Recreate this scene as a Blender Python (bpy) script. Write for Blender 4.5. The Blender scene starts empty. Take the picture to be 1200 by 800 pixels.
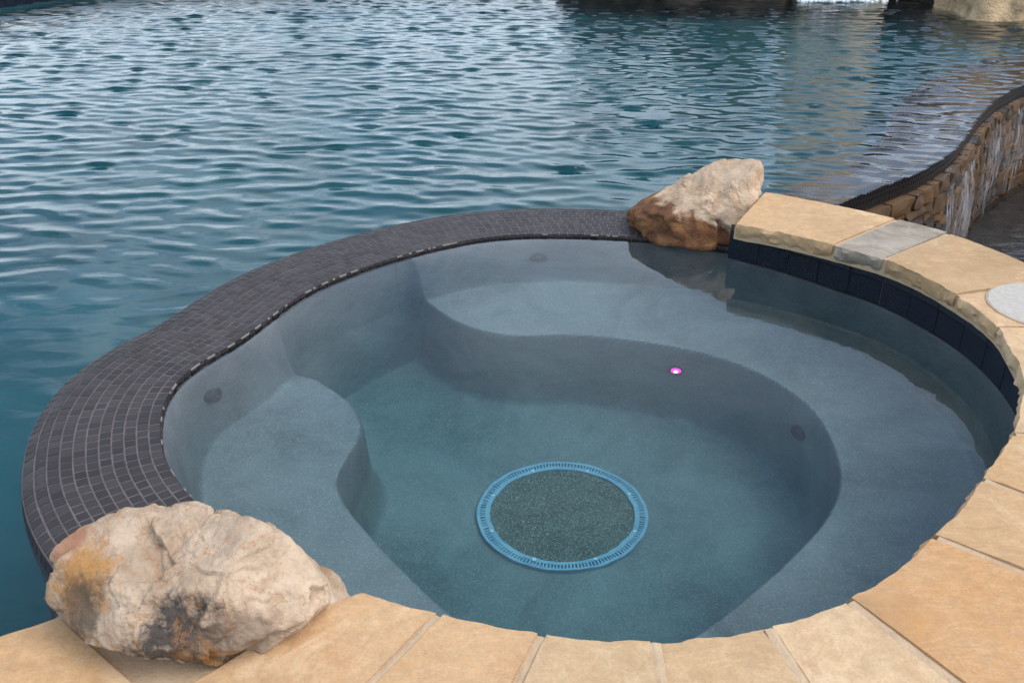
import bpy, bmesh, math, random
import numpy as np
from mathutils import Vector, Matrix, noise
from mathutils.geometry import tessellate_polygon

random.seed(7); RS = np.random.RandomState(11)
SC = bpy.context.scene
COL = SC.collection
R = math.radians

# ------------------------------------------------------------------ camera
cam_d = bpy.data.cameras.new('camera'); cam = bpy.data.objects.new('camera', cam_d); COL.objects.link(cam)
cam_d.sensor_width = 36.0; cam_d.lens = 36.0 * 1100 / 1200; cam_d.clip_start = 0.05; cam_d.clip_end = 1500
cam.location = (0, 0, 1.5); cam.rotation_euler = (R(90 - 27), 0, 0)
SC.camera = cam

# ------------------------------------------------------------------ sky, sun, exposure
SUN_EL, SUN_AZ = 56.0, 108.0            # azimuth clockwise from +Y (from the right)
world = bpy.data.worlds.new('World'); SC.world = world; world.use_nodes = True
wn, wl = world.node_tree.nodes, world.node_tree.links
wn.clear()
wo = wn.new('ShaderNodeOutputWorld'); bg = wn.new('ShaderNodeBackground'); wl.new(bg.outputs[0], wo.inputs[0])
sky = wn.new('ShaderNodeTexSky'); sky.sky_type = 'NISHITA'; sky.sun_disc = False
sky.sun_elevation = R(SUN_EL); sky.sun_rotation = R(SUN_AZ); sky.air_density = 1.0; sky.dust_density = 1.5
bg.inputs[1].default_value = 0.15
tc = wn.new('ShaderNodeTexCoord'); sep = wn.new('ShaderNodeSeparateXYZ'); wl.new(tc.outputs['Generated'], sep.inputs[0])
def wmath(op, a, b=None):
    m = wn.new('ShaderNodeMath'); m.operation = op
    for i, v in enumerate((a, b)):
        if v is None: continue
        if isinstance(v, (int, float)): m.inputs[i].default_value = v
        else: wl.new(v, m.inputs[i])
    return m.outputs[0]
zz = wmath('ADD', wmath('ABSOLUTE', sep.outputs[2]), 0.18)
cmb = wn.new('ShaderNodeCombineXYZ')
wl.new(wmath('DIVIDE', sep.outputs[0], zz), cmb.inputs[0]); wl.new(wmath('DIVIDE', sep.outputs[1], zz), cmb.inputs[1])
cn = wn.new('ShaderNodeTexNoise'); cn.inputs['Scale'].default_value = 1.7; cn.inputs['Detail'].default_value = 8; cn.inputs['Roughness'].default_value = 0.55
cn.inputs['Distortion'].default_value = 0.4
cmb.inputs[2].default_value = 5.3
wl.new(cmb.outputs[0], cn.inputs['Vector'])
cr = wn.new('ShaderNodeValToRGB'); wl.new(cn.outputs[0], cr.inputs[0])
cr.color_ramp.elements[0].position = 0.37; cr.color_ramp.elements[0].color = (0.05, 0.05, 0.05, 1)
cr.color_ramp.elements[1].position = 0.57; cr.color_ramp.elements[1].color = (0.95, 0.95, 0.95, 1)
cn2 = wn.new('ShaderNodeTexNoise'); cn2.inputs['Scale'].default_value = 3.1; cn2.inputs['Detail'].default_value = 6
wl.new(cmb.outputs[0], cn2.inputs['Vector'])
cr2 = wn.new('ShaderNodeValToRGB'); wl.new(cn2.outputs[0], cr2.inputs[0])
cr2.color_ramp.elements[0].position = 0.3; cr2.color_ramp.elements[0].color = (5.2, 6.1, 7.2, 1)
cr2.color_ramp.elements[1].position = 0.7; cr2.color_ramp.elements[1].color = (9.6, 10.6, 11.8, 1)
cm = wn.new('ShaderNodeMix'); cm.data_type = 'RGBA'
mr = wn.new('ShaderNodeMapRange'); mr.interpolation_type = 'SMOOTHSTEP'; wl.new(sep.outputs[2], mr.inputs[0])
for i_, v_ in ((1, .12), (2, .55), (3, 1.0), (4, .45)): mr.inputs[i_].default_value = v_
wl.new(wmath('MULTIPLY', cr.outputs[0], mr.outputs[0]), cm.inputs[0]); wl.new(sky.outputs[0], cm.inputs[6]); wl.new(cr2.outputs[0], cm.inputs[7])
wl.new(cm.outputs[2], bg.inputs[0])

sun_d = bpy.data.lights.new('sun', 'SUN'); sun_d.energy = 1.5; sun_d.angle = R(45); sun_d.color = (1.0, 0.93, 0.83)
sun = bpy.data.objects.new('sun', sun_d); COL.objects.link(sun)
sd = Vector((math.sin(R(SUN_AZ)) * math.cos(R(SUN_EL)), math.cos(R(SUN_AZ)) * math.cos(R(SUN_EL)), math.sin(R(SUN_EL))))
sun.rotation_euler = sd.to_track_quat('Z', 'Y').to_euler(); sun.location = sd * 30

SC.view_settings.view_transform = 'Standard'; SC.view_settings.look = 'None'
SC.view_settings.exposure = 0.6; SC.view_settings.gamma = 1.0; SC.view_settings.use_curve_mapping = False
SC.render.engine = 'CYCLES'
cy = SC.cycles
cy.use_denoising = True; cy.max_bounces = 10; cy.diffuse_bounces = 4; cy.glossy_bounces = 4
cy.transmission_bounces = 8; cy.transparent_max_bounces = 16; cy.volume_bounces = 0
cy.caustics_reflective = True; cy.caustics_refractive = True; cy.blur_glossy = 0.3
cy.sample_clamp_indirect = 6.0

# ------------------------------------------------------------------ curve helpers
def spline(pts, n, closed=False):
    """Catmull-Rom through pts, resampled to n points evenly by length."""
    P = np.array(pts, float); m = len(P); out = []
    seg = m if closed else m - 1
    for i in range(seg):
        if closed: p0, p1, p2, p3 = P[(i-1) % m], P[i], P[(i+1) % m], P[(i+2) % m]
        else:
            p1, p2 = P[i], P[i+1]
            p0 = P[i-1] if i > 0 else 2*p1 - p2
            p3 = P[i+2] if i + 2 < m else 2*p2 - p1
        d1 = max(np.linalg.norm(p1-p0), 1e-6)**.5; d2 = max(np.linalg.norm(p2-p1), 1e-6)**.5; d3 = max(np.linalg.norm(p3-p2), 1e-6)**.5
        t0, t1 = 0, d1; t2 = t1 + d2; t3 = t2 + d3
        for t in np.linspace(t1, t2, 24, endpoint=False):
            A1 = (t1-t)/(t1-t0)*p0 + (t-t0)/(t1-t0)*p1; A2 = (t2-t)/(t2-t1)*p1 + (t-t1)/(t2-t1)*p2
            A3 = (t3-t)/(t3-t2)*p2 + (t-t2)/(t3-t2)*p3
            B1 = (t2-t)/(t2-t0)*A1 + (t-t0)/(t2-t0)*A2; B2 = (t3-t)/(t3-t1)*A2 + (t-t1)/(t3-t1)*A3
            out.append((t2-t)/(t2-t1)*B1 + (t-t1)/(t2-t1)*B2)
    out.append(P[0] if closed else P[-1])
    return resample(np.array(out), n, closed)
def resample(Q, n, closed=False):
    L = np.r_[0, np.cumsum(np.hypot(*np.diff(Q[:, :2], axis=0).T))]
    s = np.linspace(0, L[-1], n, endpoint=not closed)
    return np.stack([np.interp(s, L, Q[:, k]) for k in range(Q.shape[1])], 1)
def smooth(Q, it, closed=False):
    Q = Q.copy()
    for _ in range(it):
        if closed: Q = .25*np.roll(Q, 1, 0) + .5*Q + .25*np.roll(Q, -1, 0)
        else: Q[1:-1] = .25*Q[:-2] + .5*Q[1:-1] + .25*Q[2:]
    return Q
def length(Q): return float(np.hypot(*np.diff(Q, axis=0).T).sum())
def normals_left(Q):
    T = np.gradient(Q, axis=0); T /= np.linalg.norm(T, axis=1)[:, None]
    return T, np.stack([-T[:, 1], T[:, 0]], 1)
def sdf(P, poly):
    """signed distance, positive inside the closed polygon"""
    A = poly; B = np.roll(poly, -1, 0); d = np.full(len(P), 1e9); ins = np.zeros(len(P), bool)
    for a, b in zip(A, B):
        e = b - a; w = P - a
        t = np.clip((w @ e) / max(e @ e, 1e-12), 0, 1)
        d = np.minimum(d, ((w - t[:, None]*e)**2).sum(1))
        c = (a[1] <= P[:, 1]) != (b[1] <= P[:, 1])
        with np.errstate(divide='ignore', invalid='ignore'):
            xi = a[0] + (P[:, 1]-a[1]) / (b[1]-a[1]) * e[0]
        ins ^= c & (P[:, 0] < xi)
    d = np.sqrt(d)
    return np.where(ins, d, -d)
def sst(x): x = np.clip(x, 0, 1); return x*x*(3-2*x)

# ------------------------------------------------------------------ object helpers
def link(name, me, mat=None, parent=None):
    o = bpy.data.objects.new(name, me); COL.objects.link(o)
    if mat is not None and not me.materials: me.materials.append(mat)
    if parent is not None: o.parent = parent
    return o
def mesh(name, V, F, smooth_=False):
    me = bpy.data.meshes.new(name); me.from_pydata([tuple(map(float, v)) for v in V], [], [tuple(map(int, f)) for f in F]); me.update()
    if smooth_: me.polygons.foreach_set('use_smooth', [True]*len(me.polygons))
    return me
def empty(name, loc=(0, 0, 0)):
    o = bpy.data.objects.new(name, None); COL.objects.link(o); o.location = loc; o.empty_display_size = .1; return o
def tag(o, label=None, cat=None, group=None, kind=None):
    for k, v in (('label', label), ('category', cat), ('group', group), ('kind', kind)):
        if v: o[k] = v
    return o
def structure(name, me, mat): return tag(link(name, me, mat), kind='structure')
def recalc(me):
    bm = bmesh.new(); bm.from_mesh(me); bmesh.ops.recalc_face_normals(bm, faces=bm.faces); bm.to_mesh(me); bm.free(); me.update(); return me
def nvec(p):
    p = Vector(p); return Vector((noise.noise(p), noise.noise(p + Vector((31.7, 4.3, 11.9))), noise.noise(p + Vector((-7.1, 23.3, 41.7)))))
def fbm(p, octv=4, lac=2.1, gain=.5):
    v, a, q = 0.0, 1.0, Vector(p)
    for _ in range(octv): v += a*noise.noise(q); q = q*lac; a *= gain
    return v

# ------------------------------------------------------------------ material helper
class NT:
    def __init__(s, name):
        s.m = bpy.data.materials.new(name); s.m.use_nodes = True; s.t = s.m.node_tree; s.t.nodes.clear()
        s.out = s.n('ShaderNodeOutputMaterial')
    def n(s, typ, **kw):
        nd = s.t.nodes.new(typ)
        for k, v in kw.items(): setattr(nd, k, v)
        return nd
    def put(s, sock, v):
        if hasattr(v, 'links') or isinstance(v, bpy.types.NodeSocket): s.t.links.new(v, sock)
        elif isinstance(v, (tuple, list)) and len(v) == 3 and sock.type == 'RGBA': sock.default_value = (*v, 1)
        else: sock.default_value = v
    def math(s, op, a, b=0.0, clamp=False):
        nd = s.n('ShaderNodeMath', operation=op, use_clamp=clamp); s.put(nd.inputs[0], a); s.put(nd.inputs[1], b); return nd.outputs[0]
    def mix(s, f, a, b, blend='MIX'):
        nd = s.n('ShaderNodeMix', data_type='RGBA', blend_type=blend); s.put(nd.inputs[0], f); s.put(nd.inputs[6], a); s.put(nd.inputs[7], b); return nd.outputs[2]
    def obj(s): return s.n('ShaderNodeTexCoord').outputs['Object']
    def mapping(s, vec, scale=(1, 1, 1), rot=(0, 0, 0), loc=(0, 0, 0)):
        nd = s.n('ShaderNodeMapping'); s.put(nd.inputs[0], vec); nd.inputs['Scale'].default_value = scale; nd.inputs['Rotation'].default_value = rot
        s.put(nd.inputs['Location'], loc); return nd.outputs[0]
    def noise(s, vec, scale, detail=4, rough=.5, dist=0.0):
        nd = s.n('ShaderNodeTexNoise'); s.put(nd.inputs['Vector'], vec); nd.inputs['Scale'].default_value = scale
        nd.inputs['Detail'].default_value = detail; nd.inputs['Roughness'].default_value = rough; nd.inputs['Distortion'].default_value = dist; return nd.outputs[0]
    def voro(s, vec, scale, feature='F1', rnd=1.0):
        nd = s.n('ShaderNodeTexVoronoi', feature=feature); s.put(nd.inputs['Vector'], vec); nd.inputs['Scale'].default_value = scale; nd.inputs['Randomness'].default_value = rnd; return nd
    def ramp(s, f, stops):
        nd = s.n('ShaderNodeValToRGB'); s.put(nd.inputs[0], f); e = nd.color_ramp.elements
        while len(e) < len(stops): e.new(.5)
        for i, (p, c) in enumerate(stops):
            e[i].position = p; e[i].color = (c, c, c, 1) if isinstance(c, (int, float)) else (*c, 1)
        return nd.outputs[0]
    def bump(s, h, dist, strength=1.0, normal=None):
        nd = s.n('ShaderNodeBump'); s.put(nd.inputs['Height'], h); nd.inputs['Distance'].default_value = dist; nd.inputs['Strength'].default_value = strength
        if normal is not None: s.put(nd.inputs['Normal'], normal)
        return nd.outputs[0]
    def pbr(s, col, rough=.7, normal=None, spec=.5, **kw):
        b = s.n('ShaderNodeBsdfPrincipled'); s.put(b.inputs['Base Color'], col); s.put(b.inputs['Roughness'], rough); s.put(b.inputs['Specular IOR Level'], spec)
        if normal is not None: s.put(b.inputs['Normal'], normal)
        for k, v in kw.items(): s.put(b.inputs[k], v)
        s.t.links.new(b.outputs[0], s.out.inputs[0]); return s.m
    def rand(s): return s.n('ShaderNodeObjectInfo').outputs['Random']
    def island(s): return s.n('ShaderNodeNewGeometry').outputs['Random Per Island']
    def shifted(s, amount=9.0):
        """object coordinates moved by a per-object random offset"""
        nd = s.n('ShaderNodeVectorMath', operation='ADD'); s.put(nd.inputs[0], s.obj())
        c = s.n('ShaderNodeCombineXYZ'); r = s.math('MULTIPLY', s.rand(), amount)
        s.put(c.inputs[0], r); s.put(c.inputs[1], s.math('MULTIPLY', r, 1.7)); s.put(c.inputs[2], s.math('MULTIPLY', r, -.6))
        s.put(nd.inputs[1], c.outputs[0]); return nd.outputs[0]

# ------------------------------------------------------------------ materials
def mat_plaster():
    t = NT('pebble_plaster'); o = t.obj()
    big = t.noise(o, 2.6, 6, .62, .6); mid = t.noise(o, 11, 5, .6)
    c = t.mix(t.ramp(big, [(.34, 0), (.68, 1)]), (.138, .148, .159), (.262, .276, .288))
    c = t.mix(t.math('MULTIPLY', t.ramp(mid, [(.35, 0), (.7, 1)]), .35), c, (.27, .29, .31))
    v = t.voro(o, 300); sp = t.n('ShaderNodeSeparateColor'); t.put(sp.inputs[0], v.outputs['Color'])
    c = t.mix(t.math('MULTIPLY', t.math('GREATER_THAN', sp.outputs[0], .86), .20), c, (.60, .62, .60))
    c = t.mix(t.math('MULTIPLY', t.math('LESS_THAN', sp.outputs[1], .16), .24), c, (.08, .09, .10))
    return t.pbr(c, .85, t.bump(t.noise(o, 120, 3), .002, .5))
def mat_infill():
    t = NT('pebble_infill'); o = t.obj(); v = t.voro(o, 320); sp = t.n('ShaderNodeSeparateColor'); t.put(sp.inputs[0], v.outputs['Color'])
    c = t.mix(t.ramp(t.noise(o, 9, 4), [(.35, 0), (.7, 1)]), (.10, .105, .095), (.15, .155, .14))
    c = t.mix(t.math('MULTIPLY', t.math('GREATER_THAN', sp.outputs[0], .72), .6), c, (.40, .42, .37))
    c = t.mix(t.math('MULTIPLY', t.math('LESS_THAN', sp.outputs[1], .3), .6), c, (.03, .035, .04))
    return t.pbr(c, .9)
def mat_tile(name, stuff):
    t = NT(name); r = t.island() if stuff else t.rand()
    geo = t.n('ShaderNodeNewGeometry').outputs['Position']
    c = t.ramp(r, [(0, (.022, .018, .019)), (.5, (.030, .025, .026)), (1, (.042, .036, .037))])
    haze = t.ramp(t.noise(geo, 3.5, 5, .6), [(.35, 0), (.75, 1)])
    c = t.mix(t.math('MULTIPLY', haze, .30), c, (.062, .053, .054))
    return t.pbr(c, t.math('ADD', .40, t.math('MULTIPLY', t.noise(geo, 14, 3), .25)), t.bump(t.noise(geo, 30, 3), .001, .5), .2)
def mat_plain(name, col, rough=.8, var=.25, scale=12, bump=0.0, spec=.4):
    t = NT(name); o = t.obj(); f = t.ramp(t.noise(o, scale, 6, .6), [(.3, 0), (.7, 1)])
    lo = tuple(c*(1-var) for c in col); hi = tuple(min(1, c*(1+var)) for c in col)
    return t.pbr(t.mix(f, lo, hi), rough, t.bump(t.noise(o, scale*6, 5), bump, .8) if bump else None, spec)
def mat_sandstone():
    t = NT('sandstone_slab'); o = t.shifted(); r = t.rand()
    base = t.ramp(r, [(0, (.33, .19, .09)), (.18, (.46, .32, .18)), (.36, (.41, .23, .10)), (.54, (.50, .375, .24)), (.72, (.31, .215, .115)), (.86, (.47, .29, .14)), (1, (.40, .29, .175))])
    big = t.noise(o, 3.2, 6, .6, .8)
    c = t.mix(t.ramp(big, [(.40, 0), (.74, .42)]), base, (.46, .33, .205))
    c = t.mix(t.ramp(t.noise(t.mapping(o, loc=(4, 2, 1)), 4.4, 5, .65, 1.2), [(.56, 0), (.76, .55)]), c, (.33, .165, .068))
    vein = t.ramp(t.noise(t.mapping(o, (1, 2.6, 1), (0, 0, .7)), 6.5, 7, .7, 1.5), [(.47, 0), (.5, 1), (.53, 0)])
    c = t.mix(t.math('MULTIPLY', vein, .25), c, (.58, .47, .34))
    c = t.mix(t.ramp(t.noise(o, 1.9, 7, .72), [(.52, 0), (.72, .5)]), c, (.19, .135, .085))
    c = t.mix(t.math('MULTIPLY', t.ramp(t.noise(o, 190, 2), [(.35, 1), (.5, 0)]), .22), c, (.24, .16, .09))
    c = t.mix(t.math('MULTIPLY', t.ramp(t.noise(o, 26, 6, .7, .4), [(.38, 1), (.58, 0)]), .35), c, (.27, .175, .095))
    c = t.mix(t.math('MULTIPLY', t.ramp(t.noise(t.mapping(o, loc=(7, 3, 2)), 5.0, 8, .75, .6), [(.55, 0), (.66, 1)]), .38), c, (.62, .50, .36))
    c = t.mix(1.0, c, (1.17, 1.11, 1.03), 'MULTIPLY')
    h = t.math('ADD', t.math('MULTIPLY', t.noise(o, 9, 8, .62), 1.0), t.math('MULTIPLY', t.noise(o, 110, 3), .12))
    return t.pbr(c, .82, t.bump(h, .012, .55), .3)
def mat_pale_slab():
    t = NT('pale_grey_slab'); o = t.obj()
    c = t.mix(t.ramp(t.noise(o, 7, 7, .7, 1), [(.35, 0), (.66, 1)]), (.20, .16, .115), (.36, .315, .255))
    return t.pbr(c, .85, t.bump(t.noise(o, 12, 8, .65), .012, .6), .3)
def mat_boulder(name, c_lo, c_hi, patches, wet=None):
    """patches: (centre, radius, colour, strength, noise scale) stains in the rock's own coordinates"""
    t = NT(name); o = t.obj()
    big = t.noise(o, 5.5, 8, .66, .5); c = t.mix(t.ramp(big, [(.33, 0), (.64, 1)]), c_lo, c_hi)
    c = t.mix(t.ramp(t.noise(t.mapping(o, (1, 1, 2.2), (0, .5, .4)), 8, 7, .7, 1.2), [(.52, 0), (.70, .5)]), c, (.30, .18, .09))
    c = t.mix(t.ramp(t.noise(t.mapping(o, loc=(3, 1, 5)), 16, 8, .72), [(.50, 0), (.7, .5)]), c, (.52, .44, .35))
    for ctr, rad, col, stg, ns in patches:
        nd = t.n('ShaderNodeVectorMath', operation='DISTANCE'); t.put(nd.inputs[0], o); nd.inputs[1].default_value = ctr
        f = t.math('DIVIDE', nd.outputs['Value'], rad)
        f = t.math('ADD', f, t.math('MULTIPLY', t.math('SUBTRACT', t.noise(t.mapping(o, loc=ctr), ns, 8, .72), .5), 2.6))
        c = t.mix(t.ramp(f, [(.55, stg), (1.0, 0)]), c, col)
    vein = t.ramp(t.noise(t.mapping(o, (1, 1, .6), (.3, .7, 0)), 4.2, 6, .6, 2.0), [(.488, 0), (.5, 1), (.512, 0)])
    c = t.mix(t.math('MULTIPLY', vein, .55), c, (.36, .17, .06))
    c = t.mix(t.math('MULTIPLY', t.ramp(t.noise(o, 130, 4, .7), [(.30, 1), (.44, 0)]), .4), c, (.16, .12, .09))
    rough = .85
    if wet:   # dark red-brown weathered skin below a jagged line
        s = t.n('ShaderNodeSeparateXYZ'); t.put(s.inputs[0], o)
        ln = t.math('ADD', s.outputs[2], t.math('MULTIPLY', t.math('SUBTRACT', t.noise(o, 11, 7, .65), .5), .17))
        ln = t.math('ADD', ln, t.math('MULTIPLY', s.outputs[0], wet[1])); f = t.ramp(t.math('SUBTRACT', ln, wet[0] - .5), [(.485, 1), (.51, 0)])
        brown = t.ramp(t.noise(t.mapping(o, (1, 1, 2)), 8, 8, .7, 1), [(.32, (.07, .03, .02)), (.5, (.17, .078, .034)), (.68, (.30, .155, .06))])
        c = t.mix(f, c, brown)
    c = t.mix(1.0, c, (1.02, .98, .95), 'MULTIPLY')
    h = t.math('ADD', t.noise(o, 14, 9, .68), t.math('MULTIPLY', t.noise(o, 90, 4, .6), .25))
    return t.pbr(c, rough, t.bump(h, .020, .85), .3)
def mat_water(name, wave_bump=0.0, scale=20., absorb=None, density=0.0, rough=0.0):
    t = NT(name); g = t.n('ShaderNodeBsdfGlass'); g.inputs['IOR'].default_value = 1.333; g.inputs['Roughness'].default_value = rough
    if wave_bump:
        o = t.obj(); h = t.noise(t.mapping(o, (.55, 1, 1)), scale, 3, .5, .3)
        t.put(g.inputs['Normal'], t.bump(h, wave_bump, 1.0))
    t.t.links.new(g.outputs[0], t.out.inputs[0])
    if absorb:
        v = t.n('ShaderNodeVolumeAbsorption'); t.put(v.inputs['Color'], absorb); v.inputs['Density'].default_value = density
        t.t.links.new(v.outputs[0], t.out.inputs[1])
    return t.m
def mat_navy(name='navy_glazed_tile'):
    t = NT(name); o = t.shifted(3.0)
    c = t.mix(t.ramp(t.noise(o, 16, 6, .65, 1), [(.3, 0), (.7, 1)]), (.0015, .003, .007), (.005, .012, .028))
    c = t.mix(t.ramp(t.noise(o, 40, 4), [(.58, 0), (.8, .35)]), c, (.14, .09, .06))
    return t.pbr(c, .2, t.bump(t.noise(o, 30, 4), .002, .5), .3)
def mat_wallstone():
    t = NT('wet_wall_stone'); o = t.shifted(); r = t.rand()
    base = t.ramp(r, [(0, (.085, .036, .006)), (.2, (.21, .095, .012)), (.4, (.03, .02, .011)), (.6, (.14, .058, .007)), (.8, (.09, .053, .020)), (1, (.018, .013, .009))])
    c = t.mix(t.ramp(t.noise(o, 6, 7, .66, .6), [(.40, 0), (.72, .45)]), base, (.075, .045, .022))
    c = t.mix(t.ramp(t.noise(t.mapping(o, loc=(2, 5, 1)), 9, 6, .7), [(.52, 0), (.7, .7)]), c, (.09, .06, .045))
    return t.pbr(c, .34, t.bump(t.noise(o, 16, 8, .66), .02, .8), .35)
def mat_emit(name, col, strength):
    t = NT(name); e = t.n('ShaderNodeEmission'); t.put(e.inputs[0], col); e.inputs[1].default_value = strength; t.t.links.new(e.outputs[0], t.out.inputs[0]); return t.m
def mat_fall():
    """thin broken sheets of falling white water"""
    t = NT('falling_white_water'); o = t.obj()
    st = t.ramp(t.noise(t.mapping(o, (60, 60, 2.2)), 1, 4, .6), [(.40, 0), (.66, 1)])
    d = t.n('ShaderNodeBsdfPrincipled'); t.put(d.inputs['Base Color'], (.82, .82, .84)); d.inputs['Roughness'].default_value = .25
    tr = t.n('ShaderNodeBsdfTransparent'); mx = t.n('ShaderNodeMixShader'); t.put(mx.inputs[0], t.math('MULTIPLY', st, .24))
    t.t.links.new(tr.outputs[0], mx.inputs[1]); t.t.links.new(d.outputs[0], mx.inputs[2]); t.t.links.new(mx.outputs[0], t.out.inputs[0]); return t.m
def mat_ground():
    t = NT('lawn'); o = t.obj()
    return t.pbr(t.mix(t.ramp(t.noise(o, .8, 7, .7), [(.3, 0), (.7, 1)]), (.035, .06, .02), (.075, .10, .035)), .95, t.bump(t.noise(o, 60, 4), .03))
def mat_ring():
    t = NT('pale_blue_plastic')
    return t.pbr(t.mix(t.ramp(t.noise(t.obj(), 14, 3), [(.35, 0), (.7, 1)]), (.24, .41, .57), (.35, .53, .67)), .45)

M_PLASTER, M_INFILL = mat_plaster(), mat_infill()
M_TILE, M_TILE_S = mat_tile('charcoal_mosaic', False), mat_tile('charcoal_mosaic_field', True)
M_TILE_K = mat_plain('brown_black_mosaic', (.013, .010, .009), .35, .5, 40, .0, .25)
M_GROUT = mat_plain('mauve_grout', (.115, .096, .094), .9, .25, 20)
M_GROUT_W = mat_plain('white_grout', (.22, .195, .175), .85, .2, 30)
M_SLAB, M_PALE = mat_sandstone(), mat_pale_slab()
M_MORTAR = mat_plain('cream_mortar', (.47, .34, .215), .9, .12, 25, .004)
M_MORTAR_B = mat_plain('brown_mortar', (.085, .055, .038), .9, .3, 25, .004)
M_NAVY = mat_navy()
M_WALLSTONE = mat_wallstone()
M_DARK = mat_plain('dark_fitting', (.045, .040, .048), .5, .2, 20)
M_WHITE = mat_plain('white_speckled_lid', (.42, .385, .335), .75, .12, 60, .002)
M_RING = mat_ring()
M_POOLFLOOR = mat_plain('dark_pool_plaster', (.045, .185, .20), .9, .3, 1.2)
M_SPAWATER = mat_water('spa_water', .0018, 5.0, (.36, .81, .835), 0.66)
M_POOLWATER = mat_water('pool_water', .0016, 16.0, (.22, .72, .76), 0.75)
M_BASINWATER = mat_water('basin_water', .012, 14.0, (.3, .5, .6), 1.0)
M_FALL = mat_fall()
M_ROCKDARK = mat_plain('dark_wet_rock', (.055, .042, .033), .7, .6, 5, .03)
M_ROCKBROWN = mat_plain('brown_rock', (.20, .13, .08), .85, .5, 5, .03)
M_ROCKCREAM = mat_plain('cream_rock', (.78, .64, .48), .85, .22, 4, .03)
M_ROCKTAN = mat_plain('tan_rock', (.44, .31, .18), .85, .45, 5, .03)

# ------------------------------------------------------------------ layout curves (metres; water of the spa at z = 0)
RIM_IN = [(.96, 3.80), (.82, 3.87), (.67, 3.925), (0.53, 3.948), (0.429, 3.965), (0.234, 3.981), (0.038, 3.976), (-0.133, 3.935), (-0.32, 3.835), (-0.505, 3.695), (-0.664, 3.536),
          (-0.787, 3.37), (-0.856, 3.215), (-0.913, 3.047), (-0.975, 2.888), (-1.04, 2.772), (-1.077, 2.644), (-1.077, 2.517), (-1.052, 2.398),
          (-1.019, 2.303), (-0.975, 2.199), (-0.93, 2.129), (-0.882, 2.062), (-0.827, 1.999), (-.74, 1.90), (-.62, 1.76), (-.50, 1.62)]
RIM_W = [(0, .42), (.2, .425), (.4, .40), (.55, .385), (.7, .385), (.85, .365), (1, .34)]
SPA = [(0.267, 1.28), (0.49, 1.315), (0.69, 1.385), (0.95, 1.575), (1.16, 1.80), (1.34, 2.02), (1.46, 2.20), (1.54, 2.42), (1.575, 2.65), (1.55, 2.91),
       (1.42, 3.25), (1.28, 3.42), (1.10, 3.61), (.94, 3.74)] + RIM_IN[:-1] + [(-.52, 1.60), (-.34, 1.43), (-.16, 1.35), (.05, 1.295)]
WELL = [(-0.857, 3.128), (-0.715, 3.056), (-0.603, 2.951), (-0.535, 2.84), (-0.506, 2.735), (-0.534, 2.554), (-0.55, 2.464), (-0.512, 2.358), (-0.43, 2.24),
        (-0.314, 2.095), (-0.208, 1.962), (-0.078, 1.847), (.03, 1.79), (.15, 1.765), (.28, 1.76), (0.39, 1.782), (0.462, 1.824), (0.623, 1.958), (0.776, 2.106),
        (0.914, 2.251), (0.995, 2.37), (1.044, 2.499), (1.067, 2.689), (1.038, 2.903), (0.931, 3.101), (0.765, 3.247), (0.544, 3.339), (0.344, 3.391),
        (0.173, 3.406), (0.0, 3.406), (-0.176, 3.479), (-0.326, 3.618), (-0.43, 3.75), (-.53, 3.72), (-.68, 3.58), (-.80, 3.41), (-.88, 3.22)]
CURB = [(1.30, 4.20), (1.50, 4.44), (1.689, 4.627), (1.782, 4.71), (2.015, 4.915), (2.26, 5.129), (2.471, 5.361), (2.673, 5.612), (2.871, 5.912), (3.095, 6.287),
        (3.352, 6.681), (3.63, 7.063), (4.038, 7.519), (4.6, 8.0), (5.3, 8.45), (6.2, 8.9), (7.2, 9.4)]
POOL_Z, BASIN_Z = -0.05, -0.90
spa = smooth(spline(SPA, 360, True), 4, True)
well = smooth(spline(WELL, 260, True), 3, True)
rim_in = smooth(spline(RIM_IN, 240), 10)
curb = smooth(spline(CURB, 200), 6)
u = np.linspace(0, 1, len(rim_in)); rim_w = np.interp(u, *zip(*RIM_W))
rT, rN = normals_left(rim_in); rN = -rN              # outward, to the pool
rim_out = smooth(rim_in + rN * rim_w[:, None], 6)
POOL_LEFT = [(-.95, 1.36), (-1.6, .92), (-2.6, .55), (-4.2, .8), (-5.9, 2.2), (-6.9, 4.6), (-7.1, 7.4), (-6.75, 10.0), (-6.25, 11.55), (-5.69, 12.65), (-4.5, 13.7), (-2.2, 14.3)]
pool_left = spline(POOL_LEFT, 160)
pool_poly = np.concatenate([pool_left, [(1.5, 14.4), (4.5, 14.3), (7.0, 13.2), (8.2, 11.2)], (curb - np.stack([np.gradient(curb, axis=0)[:, 1], -np.gradient(curb, axis=0)[:, 0]], 1)/np.linalg.norm(np.gradient(curb, axis=0), axis=1)[:, None]*.018)[::-1], [(1.0, 3.9)], rim_in[::6] + rN[::6]*.1, [(-.6, 1.5)]])

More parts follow.
